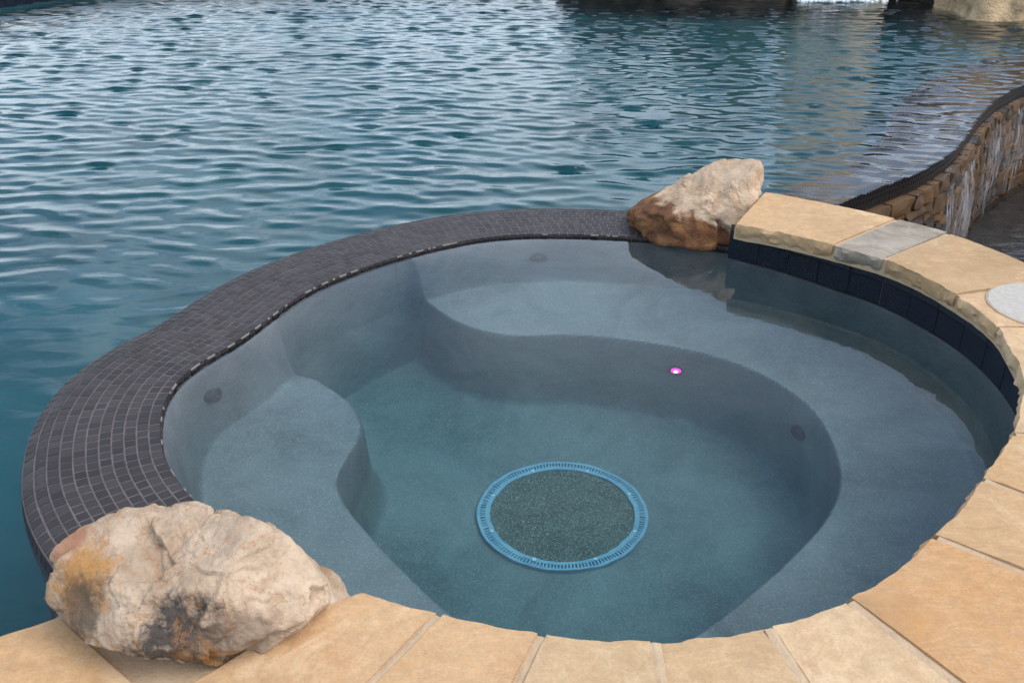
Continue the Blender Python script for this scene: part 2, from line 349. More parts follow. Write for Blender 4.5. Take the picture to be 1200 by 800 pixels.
# ------------------------------------------------------------------ ground, pool floor
def sheet(name, outer, hole, z):
    polys = [[Vector((*p, 0)) for p in outer]] + ([[Vector((*p, 0)) for p in hole]] if hole is not None else [])
    V = [(p.x, p.y, z) for q in polys for p in q]
    me = mesh(name, V, tessellate_polygon(polys)); recalc(me)
    if me.polygons[0].normal.z < 0: me.flip_normals()
    return me
pit = np.concatenate([pool_left[::4], [(1.5, 14.6), (4.5, 14.5), (7.2, 13.4), (8.6, 11.4), (8.6, 9.6), (8.0, 7.4), (6.4, 5.0), (4.6, 3.6), (2.6, 2.6), (2.0, 2.2), (1.75, 1.6), (1.35, 1.2), (1.0, .9), (.4, .72), (-.3, .8), (-.55, 1.0), (-.75, 1.15)]])
structure('ground', sheet('ground', [(-400, -400), (400, -400), (400, 400), (-400, 400)], pit, .10), mat_ground())
pat = [(-9, -4), (6, -4), (6, 2.0), (3.2, 2.35), (2.35, 2.2), (1.85, 1.45), (1.4, 1.0), (1.0, .8), (.4, .66), (-.3, .74), (-.6, .9), (-1.2, .62), (-2.6, .2), (-4.4, .45), (-6.2, 2.0), (-9, 3)]
structure('patio', sheet('patio', pat, None, .17), M_SLAB)
structure('pool_floor', mesh('pool_floor', [(-9, .4, -1.45), (9.5, .4, -1.45), (9.5, 15.5, -1.45), (-9, 15.5, -1.45)], [(0, 1, 2, 3)]), M_POOLFLOOR)
def wall_strip(path, z0, z1, closed=False):
    n = len(path); V = [(x, y, z0) for x, y in path] + [(x, y, z1) for x, y in path]
    return V, [(i, (i+1) % n, n+(i+1) % n, n+i) for i in range(n if closed else n-1)]
pw = np.concatenate([pool_left[::3], [(1.5, 14.4), (4.5, 14.3), (7.0, 13.2), (8.2, 11.2), (7.3, 9.42)]])
structure('pool_wall', mesh('pool_wall', *wall_strip(pw, .12, -1.46)), M_POOLFLOOR)
# back of the pit behind the coping and round the lower basin
structure('retaining_wall', mesh('retaining_wall', *wall_strip(np.array([(1.16, 4.05), (1.42, 3.83), (1.60, 3.62), (1.75, 3.45), (1.88, 3.2), (1.98, 2.9), (2.0, 2.2)]), .13, -1.46)), M_WALLSTONE)
structure('basin_wall', mesh('basin_wall', *wall_strip(np.array([(2.0, 2.2), (2.6, 2.6), (4.6, 3.6), (6.4, 5.0), (8.0, 7.4), (8.6, 9.6)]), .12, -1.46)), M_WALLSTONE)
structure('basin_floor', mesh('basin_floor', [(x, y, -1.18) for x, y in ((1.2, 2.1), (8.7, 2.1), (8.7, 9.7), (6.2, 8.9), (4.6, 8.0), (3.35, 6.68), (2.26, 5.13), (1.3, 4.2))], [tuple(range(8))]), M_ROCKDARK)

# ------------------------------------------------------------------ spa basin: one continuous plaster surface, split into floor, benches and wall
def drop(x):
    x = np.clip(x, 0, 1); x = x**.8; return np.clip(1-(1-x)**2.4, 0, 1)*sst(x*2.2)
def build_basin():
    g = .0085; xs = np.arange(-1.16, 1.66, g); ys = np.arange(1.19, 4.08, g)
    X, Y = np.meshgrid(xs, ys); P = np.stack([X.ravel(), Y.ravel()], 1)
    do, di = sdf(P, spa), sdf(P, well)
    n1 = np.array([noise.noise((x*3.1, y*3.1, 2.0)) for x, y in P])*.012
    shelf = .41*sst((do+.002+n1*.3)/.085) + .02*sst(do/.4)
    deep = .53*drop((di+.012+n1*.5)/.085) + .012*sst(di/.5)
    Z = -.035 - shelf - deep + n1*.25
    Z = np.where(do < -.004, -.03, Z)
    W = X.shape[1]; ok = do > -.05
    Zg = Z.reshape(X.shape); gy, gx = np.gradient(Zg, g)
    N = np.stack([-gx.ravel(), -gy.ravel(), np.ones(len(P))], 1); N /= np.linalg.norm(N, axis=1)[:, None]
    root = empty('spa_basin', (0.2, 2.6, -1.0)); tag(root, 'sunken blue-grey plaster spa basin with curved bench seats under clear water', 'spa')
    H, Wd = X.shape; idx = np.arange(H*Wd).reshape(H, Wd)
    F = np.stack([idx[:-1, :-1], idx[:-1, 1:], idx[1:, 1:], idx[1:, :-1]], -1).reshape(-1, 4)
    F = F[ok[F].all(1)]
    fz, fn, fd = Z[F].mean(1), N[F][:, :, 2].mean(1), di[F].mean(1)
    cx = P[F][:, :, 0].mean(1); cyy = P[F][:, :, 1].mean(1)
    floor = (fz < -.85) & (fn > .6)
    bench = (fz < -.33) & (fz > -.62) & (fn > .62) & (fd < .02)
    left = bench & (cx < .15) & (cyy < 3.3)
    groups = [('floor', floor), ('bench', left), ('bench', bench & ~left), ('wall', ~(floor | bench))]
    for nm, mk in groups:
        f = F[mk]; used, inv = np.unique(f, return_inverse=True); f = inv.reshape(-1, 4)
        V = np.stack([P[used, 0]-.2, P[used, 1]-2.6, Z[used]+1.0], 1)
        me = mesh(nm, V, f, True); me.normals_split_custom_set_from_vertices([tuple(n) for n in N[used]])
        link(nm, me, M_PLASTER, root)
build_basin()
def flat_sheet(name, poly, z, step):
    xs = np.arange(poly[:, 0].min(), poly[:, 0].max()+step, step); ys = np.arange(poly[:, 1].min(), poly[:, 1].max()+step, step)
    X, Y = np.meshgrid(xs, ys); P = np.stack([X.ravel(), Y.ravel()], 1); ok = sdf(P, poly) > -step*.8
    idx = np.arange(X.size).reshape(X.shape); F = np.stack([idx[:-1, :-1], idx[:-1, 1:], idx[1:, 1:], idx[1:, :-1]], -1).reshape(-1, 4)
    F = F[ok[F].any(1)]; used, inv = np.unique(F, return_inverse=True)
    return P[used], inv.reshape(-1, 4)
P, F = flat_sheet('spa_water', spa, 0, .03)
structure('spa_water', mesh('spa_water', np.c_[P, np.zeros(len(P))], F, True), M_SPAWATER)

# ------------------------------------------------------------------ pool water: real waves running in from the far waterfall
WAVE_SLOPE = .116
def build_pool_water():
    P, F = flat_sheet('pool_water', pool_poly, 0, .0225)
    z = np.zeros(len(P)); rs = np.random.RandomState(5); sl2 = 0.0
    for k in range(110):
        lam = .075 * (.70/.075)**rs.rand(); ang = R(-97) + rs.normal()*R(22)
        d = np.array([math.cos(ang), math.sin(ang)]); kk = 2*math.pi/lam
        ph = kk*(P @ d) + rs.rand()*6.283 + .8*np.sin(P[:, 0]*rs.uniform(.4, 1.5) + P[:, 1]*rs.uniform(.4, 1.2) + rs.rand()*6)
        amp = lam**1.1 * math.exp(-((math.log(lam/.155))/.60)**2); sl2 += (amp*kk)**2/2
        z += amp*np.sin(ph)
    z *= WAVE_SLOPE/math.sqrt(sl2); sd_ = z.std(); z = z + .18*(z*z/sd_ - sd_)
    # calmer in the lee of the spa, and livelier towards the fall
    dist = np.hypot(P[:, 0]*.8, P[:, 1])
    calm = .22 + .78*sst((dist-2.2)/3.4); z *= calm
    edge = sdf(P, np.concatenate([curb, [(8.5, 12), (4, 15), (-8, 15), (-8, 0), (-.5, .5), (0, 3)]])); z *= .45 + .55*sst(edge/.6)
    P = P.copy(); P[:, 1] -= 1.6*z        # fronts steepen as they run towards the spa
    return mesh('pool_water', np.c_[P, POOL_Z + z], F, True)
structure('pool_water', build_pool_water(), M_POOLWATER)

# ------------------------------------------------------------------ tiled rim of the spa
def tile_mesh(name, c=.03, h=.10):
    q = [(-.5, -.5), (.5, -.5), (.5, .5), (-.5, .5)]
    V = [(x, y, -1) for x, y in q] + [(x, y, -h) for x, y in q] + [(x*(1-2*c), y*(1-2*c), 0) for x, y in q]
    F = [(8, 9, 10, 11)]
    for i in range(4):
        j = (i+1) % 4; F += [(i, j, 4+j, 4+i), (4+i, 4+j, 8+j, 8+i)]
    return V, F
TV, TF = tile_mesh('tile'); TVn = np.c_[np.array(TV), np.ones(12)]
def frame(loc, x, y, z, sx, sy, sz):
    x, y, z = Vector(x)*sx, Vector(y)*sy, Vector(z)*sz
    return Matrix(((x.x, y.x, z.x, loc[0]), (x.y, y.y, z.y, loc[1]), (x.z, y.z, z.z, loc[2]), (0, 0, 0, 1)))
def stuff_tiles(name, mats, mat, parent):
    V = np.concatenate([(np.array(m) @ TVn.T).T[:, :3] for m in mats]); base = np.arange(len(mats))*12
    F = [tuple(b+i for i in f) for b in base for f in TF]
    o = link(name, mesh(name, V, F), mat, parent); o['kind'] = 'stuff'; return o
def rim_profile(t):     # height over the rim, from the spa edge (0) to the pool edge (1)
    return .012 - .026*max(0, (t-.72)/.28)**2
def build_rim():
    root = empty('spillway'); tag(root, 'curved flat rim of small charcoal mosaic tiles between spa and pool', 'tiled rim')
    rows, pitch = 11, .0375; mats = []
    for j in range(rows):
        t = (j+.5)/rows; path = rim_in + rN*(rim_w*t)[:, None]; L = length(path); n = int(L/pitch); c = resample(path, n*4+1)
        off = RS.rand()
        T, Nn = normals_left(c); Nn = -Nn
        slope = (rim_profile(t+.04)-rim_profile(t-.04))/(.08*.4)
        for i in range(n):
            k = i*4+2+int(off*3)-1; k = min(k, n*4)
            w = np.interp(k/(n*4), u, rim_w)/rows
            y = Vector((Nn[k, 0], Nn[k, 1], slope)).normalized(); x = Vector((T[k, 0], T[k, 1], 0)) + y*RS.normal()*.012; x.normalize(); z = y.cross(x)*-1
            if z.z < 0: z = -z
            z = (z + Vector((RS.normal(), RS.normal(), 0))*.006).normalized()
            mats.append((c[k], frame((c[k, 0], c[k, 1], rim_profile(t) + RS.normal()*.0004), x, y, z, L/n-.0042, w-.0042, .007)))
    def key(m):
        x, y = m[0]; d = math.hypot(x, y)
        return d + (50 if math.hypot(x+.66, y-1.47) < .27 else 0)
    mats.sort(key=key)
    tm = mesh('tile', TV, TF)
    for _, m in mats[:300]:
        o = link('tile', tm, M_TILE, root); o.matrix_world = m
    rest = [m for _, m in mats[300:]]
    # edge tiles: one upright row down into the spa, two down into the pool
    def upright(path, side, z, hgt, lean=0):
        L = length(path); n = int(L/pitch); c = resample(path, n*2+1); T, Nn = normals_left(c); Nn = -Nn*side
        for i in range(n):
            k = 2*i+1; x = Vector((T[k, 0], T[k, 1], 0)); zz = Vector((Nn[k, 0], Nn[k, 1], lean)).normalized(); yy = zz.cross(x)
            rest.append(frame((c[k, 0], c[k, 1], z), x, yy, zz, L/n-.0042, hgt-.004, .007))
    upright(rim_in - rN*.002, -1, -.014, .044)
    upright(rim_out + rN*.004, 1, -.036, .038, .25); upright(rim_out + rN*.008, 1, -.074, .038); upright(rim_out + rN*.009, 1, -.112, .038)
    stuff_tiles('tile_field', rest, M_TILE_S, root)
    # grout bed (solid body of the dividing wall)
    n = len(rim_in); ts = np.linspace(0, 1, 16); V = []; F = []
    for i in range(n):
        V.append((*(rim_in[i]), -.045)); V.append((*(rim_in[i] + rN[i]*.003), .0105))
        for t in ts[1:-1]: V.append((*(rim_in[i] + rN[i]*rim_w[i]*t), rim_profile(t)-.0012))
        V.append((*(rim_out[i]), rim_profile(1)-.0012)); V.append((*(rim_out[i] + rN[i]*.003), -.05)); V.append((*(rim_out[i] + rN[i]*.004), -1.46))
    m = len(V)//n
    for i in range(n-1):
        for k in range(m-1): F.append((i*m+k, i*m+k+1, (i+1)*m+k+1, (i+1)*m+k))
    link('grout_bed', recalc(mesh('grout_bed', V, F)), M_GROUT, root)
    # broken white grout line along the inner corner
    V, F = [], []; L = length(rim_in); nseg = int(L/.012); c = resample(rim_in, nseg+1); T, Nn = normals_left(c); Nn = -Nn; i = 2
    while i < nseg-4:
        run = RS.randint(1, 4)
        if RS.rand() < .62:
            for k in range(i, min(i+run, nseg-1)):
                b = len(V)
                for q in (k, k+1):
                    for off, z in ((-.002, .008), (-.0015, .0128), (.0015, .0132), (.0022, .009)): V.append((*(c[q]+Nn[q]*off), z))
                F += [(b, b+1, b+5, b+4), (b+1, b+2, b+6, b+5), (b+2, b+3, b+7, b+6), (b, b+3, b+2, b+1), (b+4, b+5, b+6, b+7)]
        i += run + RS.randint(0, 4)
    o = link('grout_line', recalc(mesh('grout_line', V, F)), M_GROUT_W, root); o['kind'] = 'stuff'
build_rim()

# ------------------------------------------------------------------ sandstone coping of the spa
COPE = [(0.80, 3.70), (0.9, 3.606), (1.075, 3.495), (1.232, 3.363), (1.373, 3.22), (1.455, 3.07), (1.505, 2.898), (1.528, 2.78), (1.530, 2.652), (1.505, 2.52), (1.465, 2.36), (1.39, 2.20),
        (1.287, 2.04), (1.211, 1.946), (1.121, 1.842), (1.03, 1.735), (0.922, 1.628), (.80, 1.52), (0.671, 1.43), (.58, 1.387), (0.493, 1.358), (.38, 1.335), (0.267, 1.321), (.16, 1.322), (0.058, 1.336),
        (-.04, 1.357), (-0.142, 1.391), (-.225, 1.42), (-0.300, 1.452), (-.335, 1.435), (-.372, 1.415)]
cope = spline(COPE, 600)
def near(p): return int(np.argmin(np.hypot(cope[:, 0]-p[0], cope[:, 1]-p[1])))
JOINTS = [((0.9, 3.606), (1.114, 4.015)), ((1.232, 3.363), (1.578, 3.652)), ((1.373, 3.22), (1.72, 3.488)), ((1.505, 2.898), (1.93, 3.02)), ((1.530, 2.652), (2.0, 2.64)),
          ((1.287, 2.04), (1.78, 1.93)), ((1.121, 1.842), (1.60, 1.36)), ((0.922, 1.628), (1.33, 1.28)), ((0.671, 1.43), (.95, .955)), ((0.493, 1.358), (.60, .86)),
          ((0.267, 1.321), (.265, .80)), ((0.058, 1.336), (-.13, .86)), ((-0.142, 1.391), (-.46, .88)), ((-0.370, 1.416), (-.72, 1.08))]
def slab(name, inner, outer, ztop, thick, seed, lip=.012, mat=None, parent=None):
    """a split stone slab swept from joint to joint: top with shallow relief, chiselled inner lip"""
    nu, nv = len(inner), 14; V, F = [], []; sv = seed*7.31
    for i in range(nu):
        a, b = inner[i], outer[i]; d = (b-a)/max(np.linalg.norm(b-a), 1e-6)
        rough = .006*fbm((a[0]*14, a[1]*14, sv), 4)
        ring = []
        for k in range(nv+1):
            v = k/nv; p = a*(1-v) + b*v + d*rough*(1-v)
            z = ztop + .0035*fbm((p[0]*5, p[1]*5, sv), 4) + .0012*noise.noise((p[0]*40, p[1]*40, sv))
            if k == 0: z -= .004 + .003*noise.noise((p[0]*30, p[1]*30, sv))
            ring.append((p[0], p[1], z))
        ring = ring[::-1]                               # outer .. inner along the top
        for k in range(1, 6):
            w = k/5; base = a + d*(rough - .006*math.sin(w*3.1))
            nz = fbm((a[0]*17, a[1]*17, w*1.6+sv), 4, 2.1, .55)
            # conchoidal chips
            cell = noise.cell((a[0]*21+w*1.3, a[1]*21, w*2.2+sv)) if False else noise.noise((a[0]*33+w, a[1]*33, w*2+sv))
            off = lip*(nz*.9 + abs(cell)*.9 - .25) + .010*w*w
            p = base + d*off
            ring.append((p[0], p[1], ztop - .004 - (thick-.004)*w + (.004*nz if k < 5 else .004*cell)))
        ring.append((*b, ztop-thick)); 
        V += ring
    m = len(V)//nu
    for i in range(nu-1):
        for k in range(m):
            k2 = (k+1) % m; F.append((i*m+k, i*m+k2, (i+1)*m+k2, (i+1)*m+k))
    F += [tuple(range(m)), tuple(range((nu-1)*m, nu*m))]
    me = recalc(mesh(name, V, F, True))
    try: me.set_sharp_from_angle(angle=R(38))
    except Exception: pass
    return link(name, me, mat, parent)
coping = empty('spa_coping', (.3, 1.1, .13)); tag(coping, 'tan sandstone slabs with cream mortar joints capping the curved spa edge', 'coping')
coping.location = (0, 0, 0)
for k in range(len(JOINTS)-1):
    (a0, a1), (b0, b1) = JOINTS[k], JOINTS[k+1]
    i0, i1 = near(a0), near(b0); seg = cope[i0:i1+1]; L = length(seg); n = max(14, int(L/.0085)); inn = resample(seg, n)
    a1, b1 = np.array(a1), np.array(b1); s = np.linspace(0, 1, n)[:, None]; mid_b = np.array([.3, 2.5])
    out = a1*(1-s) + b1*s; bul = out - mid_b; bul /= np.linalg.norm(bul, axis=1)[:, None]; out = out + bul*(4*s*(1-s))*L*L*.075
    g = .009/L; ss = np.linspace(0, 1, n); gi = (.5 + (ss-.5)*(1-2*g))
    f = lambda Q: np.stack([np.interp(gi, ss, Q[:, c]) for c in (0, 1)], 1)
    st = slab('stone', f(inn), f(out), .2 + RS.normal()*.0022, .060, k+1, mat=M_PALE if k == 1 else M_SLAB, parent=coping)
    if k == 1: st['label'] = 'pale grey weathered slab'
# slab left of the big boulder, running out along the pool
n = 40; s = np.linspace(0, 1, n)[:, None]
slab('stone', np.array([(-.887, 1.383)])*(1-s) + np.array([(-1.62, .925)])*s, np.array([(-.66, 1.20)])*(1-s) + np.array([(-1.30, .50)])*s, .199, .062, 31, mat=M_SLAB, parent=coping)
slab('stone', np.array([(-.64, 1.19)])*(1-s) + np.array([(-.78, 1.03)])*s, np.array([(-.53, 1.13)])*(1-s) + np.array([(-.72, .95)])*s, .196, .055, 32, mat=M_SLAB, parent=coping)
# mortar bed filling the joints and the seat of the boulder
def mortar():
    pts = []; V, F = [], []; n = 260; inn = resample(cope[near(JOINTS[0][0]):], n); oi = np.array([j[0] for j in JOINTS]); oo = np.array([j[1] for j in JOINTS])
    ii = [near(j[0])-near(JOINTS[0][0]) for j in JOINTS]; tt = np.linspace(0, len(cope)-1-near(JOINTS[0][0]), n)
    out = np.stack([np.interp(tt, ii, oo[:, c]) for c in (0, 1)], 1)
    for i in range(n):
        d = out[i]-inn[i]; d /= np.linalg.norm(d); a = inn[i] + d*.009
        for p, z in ((a, .13), (a, .180), ((a+out[i])/2, .183), (out[i]-d*.01, .183), (out[i]-d*.01, .13)): V.append((p[0], p[1], z + .0015*noise.noise((p[0]*30, p[1]*30, 0))))
    for i in range(n-1):
        for k in range(4): F.append((i*5+k, i*5+k+1, (i+1)*5+k+1, (i+1)*5+k))
    for q0, q1 in JOINTS[1:-1]:                          # struck joints between the slabs
        q0, q1 = np.array(q0), np.array(q1); d = (q1-q0)/np.linalg.norm(q1-q0); t_ = np.array([-d[1], d[0]]); b = len(V); nn = 24; ln = np.linalg.norm(q1-q0)
        for i in range(nn+1):
            p = q0 + d*(.006 + (ln-.006)*i/nn)
            for sw in (-1, 0, 1):
                w_ = .0125 + .0015*noise.noise((p[0]*40, p[1]*40, sw)); V.append((*(p + t_*sw*w_),   .1952 + (.0006 if sw == 0 else -.0008) + .0012*noise.noise((p[0]*50, p[1]*50, 3+sw))))
        for i in range(nn): F += [(b+3*i, b+3*i+1, b+3*i+4, b+3*i+3), (b+3*i+1, b+3*i+2, b+3*i+5, b+3*i+4)]
        V += [(*(q0 + d*.006 + t_*sw*.011), .14) for sw in (-1, 1)]; F.append((b, b+2, len(V)-1, len(V)-2))
    b = len(V)
    seat = [(-.38, 1.405), (-.70, 1.02), (-.86, 1.0), (-1.0, 1.22), (-.90, 1.36), (-.86, 1.50), (-.70, 1.62), (-.55, 1.60), (-.46, 1.5)]
    V += [(x, y, .186) for x, y in seat] + [(x, y, -.3) for x, y in seat]; m = len(seat)
    F.append(tuple(range(b, b+m))); F += [(b+i, b+(i+1) % m, b+m+(i+1) % m, b+m+i) for i in range(m)]
    return recalc(mesh('mortar', V, F))
link('mortar', mortar(), M_MORTAR, coping)
# wall under the coping: brown bedding mortar above two courses of navy tile
wline = smooth(spline([(.925, 3.747), (.945, 3.731), (1.10, 3.605), (1.275, 3.415), (1.415, 3.245), (1.545, 2.91), (1.568, 2.65), (1.535, 2.42), (1.455, 2.20), (1.335, 2.02), (1.155, 1.80), (.945, 1.58), (.69, 1.39), (.49, 1.32), (.267, 1.285), (.05, 1.30), (-.16, 1.355), (-.33, 1.43), (-.52, 1.60)], 400), 8)
link('bedding_mortar', mesh('bedding_mortar', *wall_strip(wline, .145, -.025)), M_MORTAR_B, coping)
band = empty('waterline_tiles'); tag(band, 'band of glazed navy tiles at the waterline under the sandstone coping', 'tile band')
nt = int(length(wline)/.135); c = resample(wline, nt*4+1); T, Nn = normals_left(c); Nn = -Nn     # inward = to the right of travel
bt = mesh('tile', *tile_mesh('tile', .015, .3))
for i in range(nt):
    k = 4*i+2; x = Vector((T[k, 0], T[k, 1], 0)); zv = Vector((Nn[k, 0], Nn[k, 1], 0)); y = zv.cross(x)
    for zc, hh, pr in ((.040, .10, .0055), (.1045, .026, .008)):
        o = link('tile', bt, M_NAVY, band)
        o.matrix_world = frame((c[k, 0]+Nn[k, 0]*(pr+RS.normal()*.0006), c[k, 1]+Nn[k, 1]*pr, zc), x, y, zv, length(wline)/nt-.0018, hh-.002, .009)

# ------------------------------------------------------------------ boulders
def rock(name, loc, planes, seed, mat, sub=6, rnd=.10, amp=.03, scale=1.0, fine=.010, parent=None):
    """planes: (normal, distance) facets; corners are rounded, then broken up with layered noise and ledges"""
    bm = bmesh.new(); bmesh.ops.create_icosphere(bm, subdivisions=sub, radius=1.0)
    D = np.array([v.co[:] for v in bm.verts]); Nn = np.array([Vector(p[0]).normalized()[:] for p in planes]); h = np.array([p[1] for p in planes])
    q = np.maximum(D @ Nn.T, 1e-4) / h            # inverse radius for each facet
    pw_ = 1/rnd; inv = (q**pw_).sum(1)**(1/pw_); r = 1/inv
    Pn = D*r[:, None]
    for i, v in enumerate(bm.verts):
        p = Vector(Pn[i]); s = seed*3.7; d = Vector(D[i])
        n1 = fbm(p*(4.0/scale) + Vector((s, s, s)), 3); n2 = fbm(p*(13.0/scale) + Vector((s, 0, s)), 5, 2.1, .55)
        led = noise.noise(Vector((p.x*3, p.y*3, p.z*16))/scale + Vector((0, s, 0)))        # bedding ledges
        rid = 1-abs(noise.noise(p*(6.5/scale) + Vector((0, 2*s, s)))) * 2.2
        chip = 0.0
        for cs, ck in ((5.5/scale*.55, .46), (15.0/scale*.55, .20)):
            pt = noise.voronoi(p*cs + Vector((s, s, 0)) + nvec(p*(9/scale))*.12)[1][0]; vec = nvec(pt*5.3)
            chip += (p*cs + Vector((s, s, 0)) - pt).dot(vec)/cs*ck
        v.co = p + d*(amp*n1*.8 + fine*n2*.9 + fine*.6*led - fine*.6*max(0, rid-.72)*3 + max(-2.2*fine, min(1.5*fine, chip)))
    for f in bm.faces: f.smooth = True
    me = bpy.data.meshes.new(name); bm.to_mesh(me); bm.free()
    o = link(name, me, mat, parent); o.location = loc; return o
U1 = Vector((0, .69, .72)); X1 = Vector((1, 0, 0)); F1 = Vector((0, .72, -.69))      # facing the photograph's side of the front boulder
def hull(sil, Uv, Xv):
    """facets across the silhouette: one per edge of its outline"""
    P = np.array(sil); out = []
    for i in range(len(P)):
        a, b = P[i], P[(i+1) % len(P)]; e = b-a; nn = np.array([e[1], -e[0]]); nn /= np.linalg.norm(nn); d = nn @ a
        if d < 0: nn, d = -nn, -d
        out.append(((Xv*nn[0] + Uv*nn[1]), float(max(d, .03))))
    return out
sil1 = [(-.275, 0), (-.255, .085), (-.155, .135), (.0, .163), (.131, .142), (.185, .10), (.25, .02), (.275, -.03), (.19, -.09), (.05, -.155), (-.06, -.15), (-.15, -.09), (-.255, -.055)]
pl1 = hull(sil1, U1, X1) + [((-.1, -.25, .95), .125), ((.15, -.88, .42), .150), ((-.45, -.75, .45), .165), ((.62, -.5, .6), .175), ((0, .95, .2), .15), ((0, 0, -1), .14), ((0, -.6, -.8), .13), ((.1, -.86, -.5), .150), ((.3, .7, .6), .15)]
m_b1 = mat_boulder('cream_boulder_stone', (.30, .21, .135), (.62, .50, .375),
    [((-.17, -.06, .075), .074, (.42, .22, .07), .9, 20), ((-.215, .0, .105), .045, (.36, .15, .075), .7, 20), ((.03, -.15, .0), .10, (.055, .05, .048), .95, 24), ((.13, -.14, .0), .09, (.20, .15, .11), .7, 16),
     ((-.17, -.10, .05), .07, (.09, .075, .055), .8, 20), ((.08, -.17, -.08), .09, (.34, .17, .05), .85, 14)])
b1 = rock('boulder', (-.610, 1.385, .262), pl1, 3, m_b1, 7, .024, .012, .55, .0065)
tag(b1, 'large cream boulder with orange and black stains on the coping at the tiled rim', 'boulder', 'boulders at the spa edge')
U2 = Vector((0, .31, .95))
sil2 = [(-.29, -.02), (-.2, .03), (-.064, .112), (.03, .165), (.116, .193), (.212, .197), (.25, .182), (.272, .118), (.29, .028), (.275, -.045), (.255, -.10), (.245, -.20), (-.13, -.19), (-.22, -.165), (-.29, -.09)]
pl2 = hull(sil2, U2, X1) + [((-.05, -.93, .30), .165), ((.80, -.52, .12), .262), ((-.42, -.25, .85), .10), ((-.6, -.7, .2), .215), ((0, 1, .1), .17), ((0, 0, -1), .24), ((.1, -.5, -.85), .27)]
m_b2 = mat_boulder('tan_boulder_stone', (.38, .265, .165), (.62, .48, .345), [((.16, -.1, .16), .12, (.52, .41, .30), .7, 10), ((-.25, -.12, 0), .09, (.40, .24, .10), .7, 14)], wet=(-.02, .32))
b2 = rock('boulder', (.832, 4.03, .138), pl2, 8, m_b2, 6, .025, .012, .6, .009)
tag(b2, 'tan boulder with jagged red-brown base between tiled rim and coping slabs', 'boulder', 'boulders at the spa edge')

# ------------------------------------------------------------------ fittings in the spa
def disc_ring(name, r0, r1, z0, z1, n=96):
    V, F = [], []
    for i in range(n):
        a = 2*math.pi*i/n; c_, s_ = math.cos(a), math.sin(a)
        V += [(r0*c_, r0*s_, z0), (r0*c_, r0*s_, z1), (r1*c_, r1*s_, z1), (r1*c_, r1*s_, z0)]
    for i in range(n):
        j = (i+1) % n
        for k in range(4): F.append((i*4+k, i*4+(k+1) % 4, j*4+(k+1) % 4, j*4+k))
    return recalc(mesh(name, V, F))
drain = empty('drain_ring', (.179, 2.70, -1.006)); drain.scale = (1.02, .925, 1); tag(drain, 'pale blue slotted drain ring with pebbled centre on the spa floor', 'drain')
RO = .298; RI = .252
link('outer_band', disc_ring('outer_band', RO-.011, RO, 0, .020), M_RING, drain)
link('inner_band', disc_ring('inner_band', RI, RI+.016, 0, .020), M_RING, drain)
link('channel', disc_ring('channel', RI+.014, RO-.009, 0, .004), mat_plain('deep_blue_channel', (.05, .15, .34), .6, .2), drain)
bv, bf = [], []
for i in range(150):
    a = 2*math.pi*i/150; c_, s_ = math.cos(a), math.sin(a); b = len(bv); w = .0033
    for rr_ in (RI+.013, RO-.010):
        for sw in (-1, 1):
            for z in (.003, .0185): bv.append((rr_*c_ - sw*w*s_, rr_*s_ + sw*w*c_, z))
    bf += [tuple([b+i_ for i_ in f]) for f in ((0, 1, 3, 2), (4, 6, 7, 5), (1, 5, 7, 3), (0, 4, 5, 1), (2, 3, 7, 6))]
o = link('slat', recalc(mesh('slat', bv, [tuple(f) for f in bf])), M_RING, drain); o['kind'] = 'stuff'
sm_ = disc_ring('screw', .001, .0065, 0, .004, 16)
M_SCREW = mat_plain('white_screw', (.8, .82, .84), .4, .1)
for i in range(8):
    a = R(22 + 45*i); o = link('screw', sm_, M_SCREW, drain); o.location = ((RI+.011)*math.cos(a), (RI+.011)*math.sin(a), .0195)
link('infill', recalc(mesh('infill', [(0, 0, .014)] + [((RI+.002)*math.cos(2*math.pi*i/72), (RI+.002)*math.sin(2*math.pi*i/72), .010) for i in range(72)], [(0, 1+i, 1+(i+1) % 72) for i in range(72)])), M_INFILL, drain)
def lathe(name, prof, n=32):
    V, F = [], []
    for i in range(n):
        a = 2*math.pi*i/n
        V += [(r*math.cos(a), r*math.sin(a), z) for r, z in prof]
    m = len(prof)
    for i in range(n):
        j = (i+1) % n
        for k in range(m-1): F.append((i*m+k, i*m+k+1, j*m+k+1, j*m+k))
    F.append(tuple(i*m+m-1 for i in range(n)))
    return recalc(mesh(name, V, F, False))
def on_wall(o, p, d):
    o.location = p; o.rotation_euler = Vector(d).to_track_quat('Z', 'Y').to_euler()
fl = lathe('flange', [(.038, -.02), (.038, .004), (.034, .008), (.022, .008), (.020, .002)]); nz_ = lathe('nozzle', [(.019, -.01), (.019, .006), (.014, .012), (.008, .012), (.007, .004)])
JETS = [((-1.000, 2.735, -.20), (.98, -.12, .25), 'dark return jet in the basin wall above the small bulging bench'),
        ((.12, 3.915, -.20), (-.05, -.97, .25), 'dark return jet in the basin wall above the long bench beside the tiled rim'),
        ((1.035, 2.873, -.66), (-.93, -.30, .2), 'dark suction jet low in the riser beneath the long bench')]
for p, d, lab in JETS:
    j = empty('spa_jet'); on_wall(j, p, d); link('flange', fl, M_DARK, j); link('nozzle', nz_, M_DARK, j); tag(j, lab, 'jet', 'jets set in the spa walls')
lamp = empty('spa_light'); on_wall(lamp, (.655, 3.285, -.64), (-.25, -.93, .25)); tag(lamp, 'small glowing pink underwater light in the riser below the long bench', 'light')
link('bezel', lathe('bezel', [(.030, -.02), (.030, .004), (.024, .007), (.019, .004)]), M_DARK, lamp)
link('lens', lathe('lens', [(.0185, -.005), (.0185, .006), (.013, .011), (.006, .013)]), mat_emit('pink_lamp_lens', (1.0, .02, .60), 2.2), lamp)
